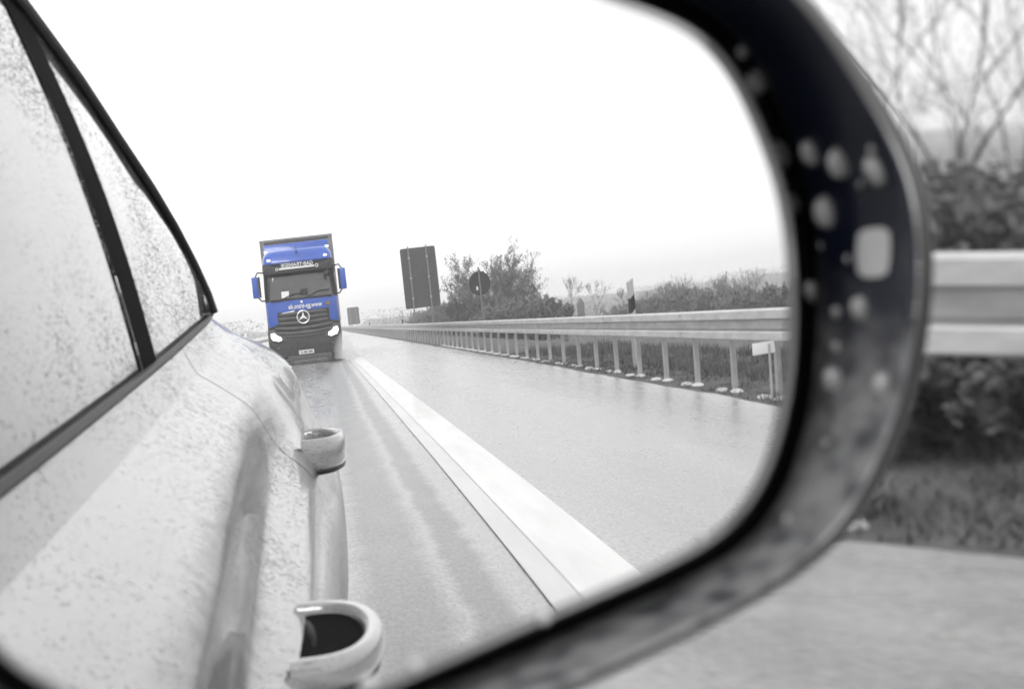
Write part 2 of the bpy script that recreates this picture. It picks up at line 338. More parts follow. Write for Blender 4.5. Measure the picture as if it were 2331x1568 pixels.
# delineator posts
def delineator(x, y, label):
    t = tag(empty('delineator_post', (x, y, gz(x, y))), label, 'marker post', 'delineator posts behind the barrier')
    h = 1.22
    pr = [(-.06,-.04),(.06,-.04),(.035,.05),(-.035,.05)]
    def sl(z0, z1, dz, nm, m):
        b = MB(); n = 4
        v = [(px, py, z0+(dz if px > 0 else 0)) for px, py in pr]+[(px, py, z1+(dz if px > 0 else 0)) for px, py in pr]
        b.add(v, [(3,2,1,0),(4,5,6,7)]+[(i, (i+1) % n, n+(i+1) % n, n+i) for i in range(n)]); return b.build(nm, m, t)
    sl(-.1, .78, .06, 'shaft', M['dull']); sl(.78, .99, .06, 'black_band', M['darkp']); sl(.99, h, .06, 'cap', M['dull'])
    MB().box(-.025, .025, -.045, -.0405, .84, .96).build('reflector', M['chrome'], t)
delineator(5.15, -15.9, 'nearest white marker post with a black band behind the barrier')
delineator(5.2, -66, 'white and black marker post left of the large sign')
delineator(5.2, -112, 'tiny far white marker post beside the distant sign board')
# ------------------------------------------------------------------ signs seen from behind
def big_sign(x, y, w_, z0, z1, label, nrib=5, rz=0):
    t = tag(empty('road_sign', (x, y, gz(x, y)), rz), label, 'road sign'); d = -gz(x, y); z0 += d; z1 += d
    pts = []; rr = .14
    for cx, cz, a0 in ((w_/2-rr, z1-rr, 0), (-w_/2+rr, z1-rr, 90), (-w_/2+rr, z0+rr, 180), (w_/2-rr, z0+rr, 270)):
        pts += [(cx+rr*math.cos(R(a0+a)), cz+rr*math.sin(R(a0+a))) for a in (0, 22, 45, 68, 90)]
    MB().prism(pts, -.03, 0).build('panel', M['signback'], t)
    b = MB()
    for k in range(1, nrib+1):
        z = z0+(z1-z0)*k/(nrib+1); b.box(-w_/2+.08, w_/2-.08, .002, .035, z-.03, z+.03)
    b.build('stiffener', M['darkp'], t)
    for px in (-w_*.27, w_*.24):
        p = MB().tube([(px, .075, -.2), (px, .075, z1+.12)], .05, 10).build('sign_post', M['signpost'], t, smooth=True)
        c = MB()
        for k in range(1, nrib+1, 2): z = z0+(z1-z0)*k/(nrib+1); c.box(px-.075, px+.075, .036, .145, z-.04, z+.04)
        c.build('clamp', M['post'], p)
    return t
big_sign(7.3, -73.5, 2.45, 1.55, 5.35, 'large rectangular road sign seen from behind on two tall posts')
big_sign(5.9, -185, 2.0, .9, 3.6, 'distant plain sign board just beside the lorry', 0)
t = tag(empty('round_sign', (6.4, -40.5, gz(6.4, -40.5))), 'round traffic sign seen from behind in front of the bare tree', 'road sign'); d = -gz(6.4, -40.5)
MB().disc((0, 0, 1.93+d), .43, -.02, 0, 48).build('panel', M['signback'], t)
MB().tube([(0, .035, -.2), (0, .035, 2.5+d)], .033, 10).build('sign_post', M['signpost'], t, smooth=True)
MB().box(-.15, -.08, .002, .005, 1.70+d, 1.83+d).build('sticker', M['white'], t)
# ------------------------------------------------------------------ vegetation
def rotv(v, ax, a): return Matrix.Rotation(a, 3, ax) @ v
def plant(name, seed, height, spread, levels, nsplit, r0, mat_b, mat_l, leafn, leafs, stems=1, updraft=.25, shrink=.72):
    rs = random.Random(seed); B = MB(); L = MB()
    def grow(p, d, ln, rad, lv):
        n = 3; pts = [p]; q = p.copy()
        for i in range(n):
            d = (d + Vector((rs.gauss(0,.16), rs.gauss(0,.16), rs.gauss(0,.1)+updraft*.18))).normalized(); q = q + d*ln/n; pts.append(q.copy())
        B.tube(pts, [rad*(1-.45*i/n) for i in range(n+1)], 5 if lv < 2 else 3, cap=False)
        if lv >= levels-2:
            for k in range(leafn):
                i = rs.randrange(1, n+1); c = pts[i] + Vector((rs.gauss(0,1), rs.gauss(0,1), rs.gauss(0,1)))*ln*.13; a = Vector((rs.gauss(0,1), rs.gauss(0,1), rs.gauss(0,1))).normalized(); u = a.orthogonal().normalized(); s_ = leafs*rs.uniform(.6, 1.4)
                L.add([c-a*s_, c+u*s_*.45, c+a*s_, c-u*s_*.45], [(0,1,2,3)])
        if lv < levels:
            for k in range(nsplit):
                ax = Vector((rs.gauss(0,1), rs.gauss(0,1), rs.gauss(0,.4))).normalized()
                nd = rotv(d, ax, R(rs.uniform(14, 44))); nd.z += updraft*.4; nd.normalize()
                grow(pts[rs.choice((1,2,3,3))], nd, ln*rs.uniform(shrink-.12, shrink+.1), rad*.58, lv+1)
    for s_ in range(stems):
        a = 2*math.pi*s_/max(1, stems)+rs.uniform(-.4,.4); tilt = spread*rs.uniform(.3, 1) if stems > 1 else .05
        if stems > 12: a = 2.39996*s_; tilt = spread*math.sqrt((s_+.3)/stems)
        grow(Vector((math.cos(a)*.1*stems**.5*.5, math.sin(a)*.1*stems**.5*.5, -.1)), Vector((math.cos(a)*tilt, math.sin(a)*tilt, 1)).normalized(), height*.34*rs.uniform(.85,1.1), r0*rs.uniform(.7,1), 0)
    zt = max(v[2] for v in B.v); k = height/zt
    B.v = [(x*k, y*k, z*k) for x, y, z in B.v]; L.v = [(x*k, y*k, z*k) for x, y, z in L.v]
    t = empty(name); bo = B.build('trunk', mat_b, t); lo = L.build('crown', mat_l, t) if L.v else None
    return t
def put(t, x, y, rz, sc, label, cat, group=None, zo=0):
    t.location = (x, y, gz(x, y)-.05+zo); t.rotation_euler.z = rz
    t.scale = sc if hasattr(sc, '__len__') else (sc, sc, sc); tag(t, label, cat, group); return t
big = plant('bare_tree', 17, 6.4, 1.15, 5, 3, .07, M['bark'], M['leaf'], 5, .06, stems=22, updraft=.03, shrink=.66)
put(big, 13.0, -77, 3.6, (.86,.86, 1.12), 'large spreading half bare tree behind the round sign', 'tree')
shr = [plant('bush', 20+i, 2.2, 1.0, 4, 3, .03, M['bark'], M['bleaf'], 7, .07, stems=9, updraft=.2) for i in range(3)]
used = [False]*3
def bush(k, x, y, sc, label, group='bushes behind the barrier'):
    t = shr[k] if not used[k] else copy_tree(shr[k]); used[k] = True
    return put(t, x, y, random.uniform(0, 6), sc, label, 'bush', group)
bl = 'brushy grey bush in the continuous hedge behind the barrier'
for i in range(30):
    y = -57 - i*3.6; x = 11.3 + .03*(-y-46) + random.uniform(-1.2, 1.2)
    s_ = random.uniform(.9, 1.05) + min(.35, i*.05)
    bush(i % 3, x, y, (s_, s_, s_*random.uniform(.9, 1.15)), bl)
for i, (x, y, s_) in enumerate(((13.4,-70,1.25),(12.6,-73.5,1.35),(15.6,-72,1.3),(16.4,-74,1.15),(14.5,-72,1.4))):
    bush(i % 3, x, y, s_, 'taller bush at the foot of the spreading bare tree', 'bushes under the large tree')
bush(1, 8.6, -14.5, .62, 'low dark shrub seen under the rail near the black banded post')
bush(2, 9.2, -11.2, .5, 'small shrub seen beneath the rail at the mirror edge')
# slender bare trees in the low meadow
sap = plant('slender_tree', 31, 5.2, .3, 5, 3, .07, M['bark'], M['leaf'], 2, .07, stems=1, updraft=.4)
first = True
for i, (x, y, s_, lb) in enumerate(((36, -150, 1.25, 'bare tree just left of the small hut'),(39.5,-148,1.1,'thin bare tree touching the right side of the small hut'),(42,-140,.9,'thin tree in the meadow row, first right of the hut'),(45,-137,.85,'thin tree in the meadow row, second right of the hut'),(48,-135,.8,'thin tree in the meadow row, third right of the hut'),(51,-133,.75,'thin tree in the meadow row, farthest right of the hut'))):
    t = sap if first else copy_tree(sap); first = False
    put(t, x, y, i*1.3, s_, lb, 'tree', 'slender trees in the meadow')
ht = tag(empty('hut', (37.9, -150, gz(37.9, -150))), 'small dark wooden hut with a pitched roof in the meadow', 'hut'); ht.scale = (.42,.42,.74)
MB().box(-1.1, 1.1, -1.3, 1.3, -.3, 3.6).build('wall', M['hut'], ht)
MB().prism([(-1.4, 3.5), (1.4, 3.5), (0, 4.7)], -1.6, 1.6).build('roof', M['roof'], ht)
MB().box(-.35, .35, 1.302, 1.33, .1, 2.0).build('door', M['bolt'], ht)
# nearer row of trees to the right (out towards the mirror's edge)
for i in range(30):
    y = -112 + i*1.9; x = 33 + random.uniform(-1.5, 1.5); sc = random.uniform(1.15, 1.42)*(1 + .1*(i/30))
    bush(i % 3, x, y, (sc*1.05, sc*1.05, sc), 'grey bush of the blurred thicket along the field near the mirror edge', 'thicket along the field')
mt = plant('field_tree', 44, 5.4, .35, 5, 3, .06, M['bark'], M['leaf'], 3, .06, stems=2, updraft=.4)
first = True
for i in range(9):
    y = -104 + i*5.6; x = 34 + random.uniform(-1, 2)
    t = mt if first else copy_tree(mt); first = False
    put(t, x, y, i*2.1, random.uniform(.70, .86), 'thin bare tree rising from the blurred thicket near the mirror edge', 'tree', 'trees in the thicket')
# direct view: hedge and bare trees beyond the barrier, straight across from the car
for i in range(30):
    x = random.uniform(12.5, 17); y = x*random.uniform(.30, .50)
    bush(i % 3, x, y, random.uniform(.85, 1.0)*(.96+.05*(x-12.5)), 'dark bush of the hedge beyond the outer edge of the mirror', 'hedge bushes opposite the car')
for i in range(18):
    x = random.uniform(13, 18); y = random.choice((random.uniform(8.8, 22), random.uniform(-3, 3.2)))
    bush(i % 3, x, y, random.uniform(.8, 1.1), 'dark bush continuing the hedge along the verge past the mirror', 'hedge bushes further along the verge')
for i in range(14):
    x = random.uniform(5.6, 8.0); y = x*random.uniform(.30, .52)-.1
    bush(i % 3, x, y, random.uniform(.20, .34), 'low scrub on the verge directly behind the nearby rail', 'low scrub behind the rail opposite')
ot = plant('bare_tree', 61, 7.2, .35, 6, 3, .035, M['bark'], M['leaf'], 1, .02, stems=1, updraft=.10, shrink=.78)
first = True
for i, (x, k, s_) in enumerate(((15.5,.352,1.0),(17.5,.385,1.05),(16.2,.325,.95),(21,.41,1.25),(23,.34,1.3),(19.5,.37,1.15))):
    t = ot if first else copy_tree(ot); first = False
    put(t, x, x*k, i*1.9+.5, s_, 'bare tree of the leafless row in the upper right corner outside the mirror', 'tree', 'bare trees opposite the car')
# distant woods on the hills (too far to count): small clumps
def woods(name, spots, label):
    b = MB(); rs = random.Random(9)
    for (x, y, h, n) in spots:
        for k in range(n):
            c = Vector((x+rs.gauss(0, h*1.6), y+rs.gauss(0, h*1.2), gz(x, y)+rs.uniform(0, h))); s_ = h*rs.uniform(.022, .055)
            a = Vector((rs.gauss(0,1), rs.gauss(0,1), rs.gauss(0,1))).normalized(); u = a.orthogonal().normalized()
            b.add([c-a*s_, c+u*s_*.6, c+a*s_, c-u*s_*.6], [(0,1,2,3)])
    return tag(b.build(name, M['wood']), label, 'trees', kind='stuff')
sp = [(30+i*9+random.uniform(-4,4), -330-random.uniform(0,60), random.uniform(3,6), 1100) for i in range(22)]
sp += [(22+i*3.0, -210-random.uniform(0,30), random.uniform(2.6,4), 900) for i in range(12)]
woods('distant_wood', sp, 'hazy distant woodland on the low hills behind the fields')
woods('far_roadside_trees', [(-26-i*5, -240-random.uniform(0,40), random.uniform(3.5,6), 1100) for i in range(12)], 'faint pale trees left of the lorry beyond the other carriageway')
# grass on the verge
def grass():
    n = 40000; x = GX-.18 + np.abs(rng.normal(0, 1, n))*2.6; y = np.concatenate([rng.uniform(-26, -6, n//2), np.where(rng.uniform(0, 1, n-n//2) < .6, rng.uniform(.2, 4.5, n-n//2), rng.uniform(-6, 16, n-n//2))])
    x = np.where(x < 4.25, 4.25+rng.uniform(0, .4, n), x)
    h = rng.uniform(.04, .12, n)*np.where(x < 5.2, .45, 1.2)*(1+.9*np.sin(x*3.1+y*1.7)*np.sin(y*2.3)); a = rng.uniform(0, 2*np.pi, n); wd = rng.uniform(.006, .014, n); ln = rng.normal(0, .05, (n, 2))
    z = np.array([gz(a_, b_) for a_, b_ in zip(x, y)])
    v = np.empty((n*3, 3)); v[0::3] = np.c_[x-np.cos(a)*wd, y-np.sin(a)*wd, z-.01]; v[1::3] = np.c_[x+np.cos(a)*wd, y+np.sin(a)*wd, z-.01]; v[2::3] = np.c_[x+ln[:,0], y+ln[:,1], z+h]
    me = bpy.data.meshes.new('verge_grass'); me.from_pydata(v.tolist(), [], np.arange(n*3).reshape(n, 3).tolist()); me.materials.append(mat('grass_blade', .105, .8, noise=(2.2, .4, 1.6, (1,1,1))))
    o = bpy.data.objects.new('verge_grass', me); COL.objects.link(o); tag(o, 'rough short grass on the verge under the barrier', 'grass', kind='stuff')
grass()
# ------------------------------------------------------------------ lorry (front face at local Y=0, facing +Y)
TR = tag(empty('lorry', (-.30, -35.2, 0)), 'blue lorry with lit headlamps following close behind on the wet lane', 'lorry')
def P(b, name, m, parent=None, **k): return b.build(name, M[m], parent or TR, **k)
def fmesh(rows):    # lofted panel from rows of points
    n = len(rows[0]); b = MB(); b.add([p for r_ in rows for p in r_], [(i*n+j, (i+1)*n+j, (i+1)*n+j+1, i*n+j+1) for i in range(len(rows)-1) for j in range(n-1)]); return b
# cab shell: plan-rounded sections
def section(z, hw, yf, yb=-2.2, rc=.22):
    pts = [(-hw, yb, z), (-hw, yf-rc*1.2, z), (-hw+rc*.18, yf-rc*.55, z), (-hw+rc*.5, yf-rc*.2, z), (-hw+rc*1.3, yf-.03, z), (-.35, yf, z), (0, yf+.012, z)]
    return pts + [(-x, y, zz) for x, y, zz in reversed(pts[:-1])]
cab = fmesh([section(1.22, 1.14, 0), section(1.6, 1.16, .01), section(1.97, 1.16, -.02)])
P(cab, 'bonnet_panel', 'blue', smooth=True, angle=50)
P(fmesh([section(1.975, 1.12, -.04), section(2.4, 1.11, -.10), section(2.80, 1.09, -.19)]), 'windscreen', 'wind', smooth=True, angle=50)
for s_ in (-1, 1):
    P(MB().tube([(s_*1.11, -.16, 1.95), (s_*1.10, -.20, 2.4), (s_*1.08, -.27, 2.82)], .045, 8), 'pillar', 'tdark', smooth=True)
P(fmesh([section(1.0, 1.15, -.3), section(2.0, 1.145, -.3), section(3.0, 1.13, -.36), section(3.35, 1.08, -.42), section(3.5, .98, -.5)]), 'cab_shell', 'blue', smooth=True, angle=50)
# sun visor with the lettering
P(fmesh([section(2.79, 1.13, .02, -.5), section(2.95, 1.14, .05, -.5), section(3.07, 1.13, .03, -.5)]), 'sun_visor', 'tgrey', smooth=True, angle=50)
P(MB().box(-.86, .86, -.05, .075, 3.055, 3.12), 'visor_lip', 'bluedark', bevel=.015)
P(fmesh([section(3.10, 1.12, .0, -1.9), section(3.30, 1.10, -.07, -1.9), section(3.44, 1.02, -.17, -1.9), section(3.5, .9, -.32, -1.9)]), 'roof_fairing', 'blue', smooth=True, angle=60)
P(MB().add([(-1.06,-1.1,3.52),(1.06,-1.1,3.52),(1.06,-1.2,3.76),(-1.06,-1.2,3.76),(-1.06,-1.9,3.55),(1.06,-1.9,3.55),(1.06,-1.9,3.80),(-1.06,-1.9,3.80)], [(0,1,2,3),(4,7,6,5),(0,4,5,1),(3,2,6,7),(0,3,7,4),(1,5,6,2)]), 'air_deflector', 'blue', bevel=.02)
for s_ in (-1, 1):
    P(MB().box(s_*1.0-.06, s_*1.0+.06, -1.08, -1.0, 3.5, 3.56), 'roof_marker_lamp', 'lampw', bevel=.01)
    P(MB().box(s_*.90-.055, s_*.90+.055, -.02, .07, 3.17, 3.235), 'visor_lamp', 'lampw', bevel=.012)
b = MB().dome((0, -.05, 3.38), (0, .6, .8), .035, .04, 12, 4); P(b, 'camera_pod', 'tdark', smooth=True)
P(MB().tube([(0, -.12, 3.38), (0, -.12, 3.62)], .006, 6), 'aerial', 'tdark')
# light strip under the name: round-ended white bar
lb = P(MB().box(-.60, .52, .068, .085, 2.885, 2.945), 'light_strip', 'white', bevel=.006)
P(MB().disc((.60, 0, 2.915), .055, .068, .085, 20, r2=.032), 'strip_ring', 'white', lb); P(MB().disc((-.67, 0, 2.915), .045, .068, .085, 20, r2=.025), 'strip_ring', 'white', lb)
def text(s, size, loc, m, parent, name, squeeze=1, font_shear=0, ext=.004):
    c = bpy.data.curves.new(name, 'FONT'); c.body = s; c.size = size; c.align_x = 'CENTER'; c.align_y = 'CENTER'; c.extrude = ext; c.offset = size*.018
    o = bpy.data.objects.new(name, c); COL.objects.link(o); o.rotation_euler = (R(90), 0, R(180)); o.location = loc
    o.scale = (squeeze, 1, 1); bpy.context.view_layer.update()
    dg = bpy.context.evaluated_depsgraph_get(); me = bpy.data.meshes.new_from_object(o.evaluated_get(dg)); bpy.data.objects.remove(o)
    n = bpy.data.objects.new(name, me); COL.objects.link(n); me.materials.clear(); me.materials.append(M[m]); n.rotation_euler = (R(90), 0, R(180)); n.location = loc; n.scale = (squeeze, 1, 1); n.parent = parent
    return n
text('GAB\u00b7TRANSDE', .155, (-.02, .083, 3.005), 'white', TR, 'name_lettering', 1.0)
text('www.gp-trans.de', .20, (.10, .026, 1.755), 'white', TR, 'web_lettering', .78)
P(MB().box(.76, .90, -.008, .016, 1.71, 1.81), 'sticker', 'gold')
P(MB().dome((0, .005, 1.87), (0,1,0), .04, .02, 14, 3), 'bonnet_badge', 'chrome', smooth=True)
# windscreen things: wiper arms, papers, dashboard shape
for (x0, x1, z0, z1) in ((-.55, .02, 2.03, 2.14), (.2, .92, 2.02, 2.17)):
    P(MB().tube([(x0, .02, z0), ((x0+x1)/2, 0, z1-.01), (x1, -.03, z1)], .016, 6), 'wiper', 'tdark')
P(MB().add([(-.62,-.030,2.05),(-.38,-.022,2.04),(-.37,-.05,2.24),(-.61,-.058,2.24)], [(0,1,2,3)]), 'paper_sheet', 'white')
P(MB().box(-.02, .22, -.035, .0, 2.08, 2.27), 'dash_screen', 'tdark', bevel=.02)
P(MB().box(-.98, .98, -.045, .015, 1.965, 2.015), 'wiper_tray', 'tdark', bevel=.01)
# grille: dark field with slats, curving into the bumper
P(MB().prism([(-.80,1.62),(.84,1.62),(.84,1.28),(1.12,1.16),(1.12,1.0),(-1.12,1.0),(-1.12,1.16),(-.80,1.28)], -.05, .03), 'grille_field', 'tdark')
for k, (z, hw, dip) in enumerate(((1.55,.76,0),(1.42,.77,.01),(1.29,.78,.03),(1.16,.92,.06),(1.03,1.0,.08))):
    n = 12; b = MB(); rows = []
    for zz, yy_ in ((-.05, .035), (-.035, .06), (.02, .07), (.045, .045), (.045, .035)):
        rows.append([(-hw+2*hw*i/n, yy_-.03*((2*i/n-1)**2), z+zz-dip*(1-(2*i/n-1)**2)) for i in range(n+1)])
    P(fmesh(rows), 'grille_slat', 'tmid', smooth=True, angle=60)
P(MB().add([(-.66,.034,1.555),(-.28,.034,1.60),(-.24,.034,1.65),(-.66,.034,1.60)], [(0,1,2,3)]), 'white_strip', 'white')
# three-pointed star in a ring
em = P(MB().tube([(.19*math.cos(a), .085, 1.42+.19*math.sin(a)) for a in [2*math.pi*k/40 for k in range(40)]], .021, 8, closed=True), 'emblem_ring', 'chrome', smooth=True)
b = MB()
for a in (90, 210, 330):
    a = R(a); c, s_ = math.cos(a), math.sin(a); px, pz = -s_, c
    b.add([(c*.185, .085, 1.42+s_*.185), (px*.046, .08, 1.42+pz*.046), (-px*.046, .08, 1.42-pz*.046), (0, .105, 1.42), (-c*.03, .085, 1.42-s_*.03)], [(0,1,3),(0,3,2)])
P(b, 'emblem_star', 'chrome', em); P(MB().disc((0,0,1.42), .175, .045, .055, 32), 'emblem_disc', 'tdark', em)
# bumper and lamps
P(fmesh([section(.26, 1.12, -.02, -1.4), section(.5, 1.17, .03, -1.4), section(.75, 1.18, .05, -1.4), section(1.0, 1.18, .03, -1.4), section(1.24, 1.16, -.03, -1.4)]), 'bumper', 'tgrey', smooth=True, angle=50)
P(MB().box(-.60, .75, -.12, .04, .14, .28), 'lower_skirt', 'tmid', bevel=.02)
b = MB().tube([(-1.0, .03, .98), (-.5, .075, .88), (0, .085, .84), (.5, .075, .88), (1.0, .03, .98)], .014, 6); P(b, 'bumper_crease', 'tmid', smooth=True)
for s_ in (-1, 1):
    pts = [(s_*x, z) for x, z in ((.62,.77),(.80,.72),(1.06,.78),(1.13,.92),(1.12,1.11),(.96,1.14),(.82,.98),(.63,.89))]
    P(MB().prism(pts if s_ > 0 else pts[::-1], -.02, .052), 'lamp_housing', 'tmid', bevel=.01)
    pts = [(s_*x, z) for x, z in ((.74,.80),(.84,.77),(1.02,.82),(1.07,.92),(1.06,1.02),(.96,1.02),(.87,.93),(.76,.87))]
    P(MB().prism(pts if s_ > 0 else pts[::-1], .02, .060), 'headlight', 'headl', bevel=.008)
    P(MB().dome((s_*.86, .055, .55), (0,1,0), .05, .015, 16, 3), 'fog_lamp', 'tmid', smooth=True)
    # side mirror: bracket arms and tall housing
    mm = P(MB().box(s_*1.40-.10, s_*1.40+.09, -.08, .12, 2.12, 2.76), 'side_mirror', 'blue', bevel=.04)
    P(MB().tube([(s_*1.09, -.12, 2.86), (s_*1.3, .0, 2.88), (s_*1.38, .0, 2.75)], .022, 8), 'bracket', 'tdark', mm, smooth=True)
    P(MB().tube([(s_*1.11, -.1, 2.02), (s_*1.24, .0, 2.02), (s_*1.34, .0, 2.14)], .022, 8), 'bracket', 'tdark', mm, smooth=True)
    P(MB().box(s_*1.27-.03, s_*1.27+.03, -.07, .11, 2.13, 2.75), 'dark_edge', 'tdark', mm)
    P(MB().box(s_*1.13-.03, s_*1.13+.03, -1.3, -.3, .95, 2.0), 'side_trim', 'box', bevel=.02)
P(MB().tube([(1.02, .02, 2.88), (1.0, .1, 2.8), (.9, .12, 2.72)], .02, 6), 'ramp_mirror_arm', 'tdark'); P(MB().dome((.90, .10, 2.65), (0,1,0), .10, .07, 18, 4, 1.), 'ramp_mirror', 'tdark', smooth=True)
pl = P(MB().box(-.24, .24, .052, .068, .31, .43), 'licence_plate', 'white', bevel=.004)
text('EMD MA 37', .10, (0, .072, .37), 'tdark', pl, 'plate_lettering', .8, ext=.002)
# wheels, trailer body
for (x, y) in ((-1.0,-1.35),(1.0,-1.35),(-1.0,-5.0),(1.0,-5.0),(-1.0,-10.5),(1.0,-10.5),(-1.0,-11.8),(1.0,-11.8)):
    wv = MB(); n = 36; vs = []
    for k in range(n):
        a = 2*math.pi*k/n
        for rr, xx in ((.28,-.14),(.47,-.15),(.505,-.11),(.51,0),(.505,.11),(.47,.15),(.28,.14)): vs.append((x+xx, y+rr*math.cos(a), .51+rr*math.sin(a)))
    wv.add(vs, [(k*7+j, ((k+1) % n)*7+j, ((k+1) % n)*7+j+1, k*7+j+1) for k in range(n) for j in range(6)])
    wo = P(wv, 'wheel', 'tyre', smooth=True)
    h = MB(); s_ = 1 if x > 0 else -1
    vs = []
    for k in range(n):
        a = 2*math.pi*k/n
        for rr, xx in ((.28,.12),(.24,.04),(.12,.03),(.10,.10)): vs.append((x+s_*xx, y+rr*math.cos(a), .51+rr*math.sin(a)))
    h.add(vs, [(k*4+j, ((k+1) % n)*4+j, ((k+1) % n)*4+j+1, k*4+j+1) for k in range(n) for j in range(3)]); P(h, 'rim', 'post', wo, smooth=True)
P(MB().box(-1.0, 1.0, -12.3, -.6, .75, 1.05), 'chassis', 'tdark'); P(MB().box(-1.22, 1.22, -13.2, -2.7, 1.05, 4.0), 'trailer_body', 'box', bevel=.02)
b = MB().tube([(-1.21, -2.68, 1.2), (-1.23, -2.68, 4.02), (1.23, -2.68, 4.02), (1.21, -2.68, 1.2)], .028, 4); P(b, 'trailer_frame', 'post')
P(MB().box(-1.1, 1.1, -2.69, -2.66, 3.90, 3.97), 'front_board', 'tmid')
for s_ in (-1, 1):
    P(MB().box(s_*1.12-.02, s_*1.12+.02, -2.2, -1.1, .55, 1.2), 'side_step', 'tmid', bevel=.01)
    P(MB().tube([(s_*1.145, -.9, 1.5), (s_*1.145, -.9, 2.7)], .02, 6), 'grab_bar', 'chrome')
# the lit lamps of the lorry are emissive lenses (headl)
# ------------------------------------------------------------------ damp air: one closed box of thin haze round everything
def volmat(name, dens):
    m = bpy.data.materials.new(name); m.use_nodes = True; t = m.node_tree; t.nodes.remove(t.nodes['Principled BSDF'])
    v = t.nodes.new('ShaderNodeVolumePrincipled'); v.inputs['Color'].default_value = (1,1,1,1); v.inputs['Density'].default_value = dens; v.inputs['Anisotropy'].default_value = .2
    t.links.new(v.outputs[0], t.nodes['Material Output'].inputs['Volume']); return m
hz = MB().box(-510, 610, -710, 310, -9, 13).build('haze', volmat('haze_air', .0019)); tag(hz, 'thin pale rain haze filling the air over the road', 'haze', kind='stuff')
spm = volmat('spray_mist', 1.0); st_ = spm.node_tree; stc = st_.nodes.new('ShaderNodeTexCoord'); sl_ = st_.nodes.new('ShaderNodeVectorMath'); sl_.operation = 'LENGTH'; st_.links.new(stc.outputs['Object'], sl_.inputs[0])
sn_ = st_.nodes.new('ShaderNodeTexNoise'); sn_.inputs['Scale'].default_value = 2.5; sn_.inputs['Detail'].default_value = 3; st_.links.new(stc.outputs['Object'], sn_.inputs['Vector'])
sr_ = st_.nodes.new('ShaderNodeMapRange'); sr_.inputs[1].default_value = 1; sr_.inputs[2].default_value = .1; sr_.inputs[4].default_value = 5.5; st_.links.new(sl_.outputs['Value'], sr_.inputs[0])
sm_ = st_.nodes.new('ShaderNodeMath'); sm_.operation = 'MULTIPLY'; st_.links.new(sr_.outputs[0], sm_.inputs[0]); st_.links.new(sn_.outputs[0], sm_.inputs[1])
st_.links.new(sm_.outputs[0], [n for n in st_.nodes if n.type == 'PRINCIPLED_VOLUME'][0].inputs['Density'])
sp_ = MB(); sp_.dome((0,0,0), (0,0,1), 1, 1, 20, 8); so_ = sp_.build('wheel_spray', spm); so_.location = (.92, -34.9, .05); so_.scale = (.42, .8, .85); tag(so_, 'white spray thrown up beside the right front wheel of the lorry', 'spray', kind='stuff')
# ------------------------------------------------------------------ distant cars on the other carriageway
def far_car(x, y, label, first=[None]):
    if first[0] is None:
        t = empty('distant_car'); first[0] = t
        pr = [(-2.1,.35),(2.1,.35),(2.15,.75),(1.3,.95),(.5,1.4),(-1.1,1.42),(-1.9,1.0),(-2.15,.8)]
        b = MB(); n = len(pr); b.add([(-.85, yy_, z) for yy_, z in pr]+[(.85, yy_, z) for yy_, z in pr], [tuple(range(n-1,-1,-1)), tuple(range(n, 2*n))]+[(i, (i+1) % n, n+(i+1) % n, n+i) for i in range(n)]); b.build('body', M['white'], t, bevel=.08)
        MB().add([(-.7,1.28,.99),(.7,1.28,.99),(.6,.58,1.37),(-.6,.58,1.37)], [(0,1,2,3)]).build('windscreen', M['wind'], t).location.z = .012
        for sx_ in (-1, 1):
            for yy_ in (-1.35, 1.35):
                wv = MB(); wv.add([(sx_*.86+dx, yy_+.33*math.cos(a), .33+.33*math.sin(a)) for dx in (-.1, .06) for a in [2*math.pi*k/16 for k in range(16)]], [tuple(range(15,-1,-1)), tuple(range(16,32))]+[(k, (k+1) % 16, 16+(k+1) % 16, 16+k) for k in range(16)]); wv.build('wheel', M['tyre'], t)
            MB().box(sx_*.62-.15, sx_*.62+.15, 2.12, 2.18, .6, .74).build('headlight', M['lampw'], t)
    else: t = copy_tree(first[0])
    t.location = (x, y, 0); tag(t, label, 'car', 'pale cars on the other carriageway'); return t
for i, (x, y) in enumerate(((-12.5,-150),(-12.4,-162),(-16,-170),(-12.5,-178))): far_car(x, y, 'faint pale car in the hazy queue left of the lorry')
# ------------------------------------------------------------------ the car the picture is taken from
CAR = tag(empty('car', (0, 0, 0)), 'wet silver car with rain beads, seen along its flank and by its wing mirror', 'car')
def C(b, name, m, parent=None, **k): return b.build(name, M[m], parent or CAR, **k)
def lerp(a, b, t): return a+(b-a)*t
def interp(tab, y):
    if y >= tab[0][0]: return tab[0][1:]
    for p, q in zip(tab, tab[1:]):
        if q[0] <= y <= p[0]:
            t = (p[0]-y)/(p[0]-q[0]); return [lerp(u, v, t) for u, v in zip(p[1:], q[1:])]
    return tab[-1][1:]
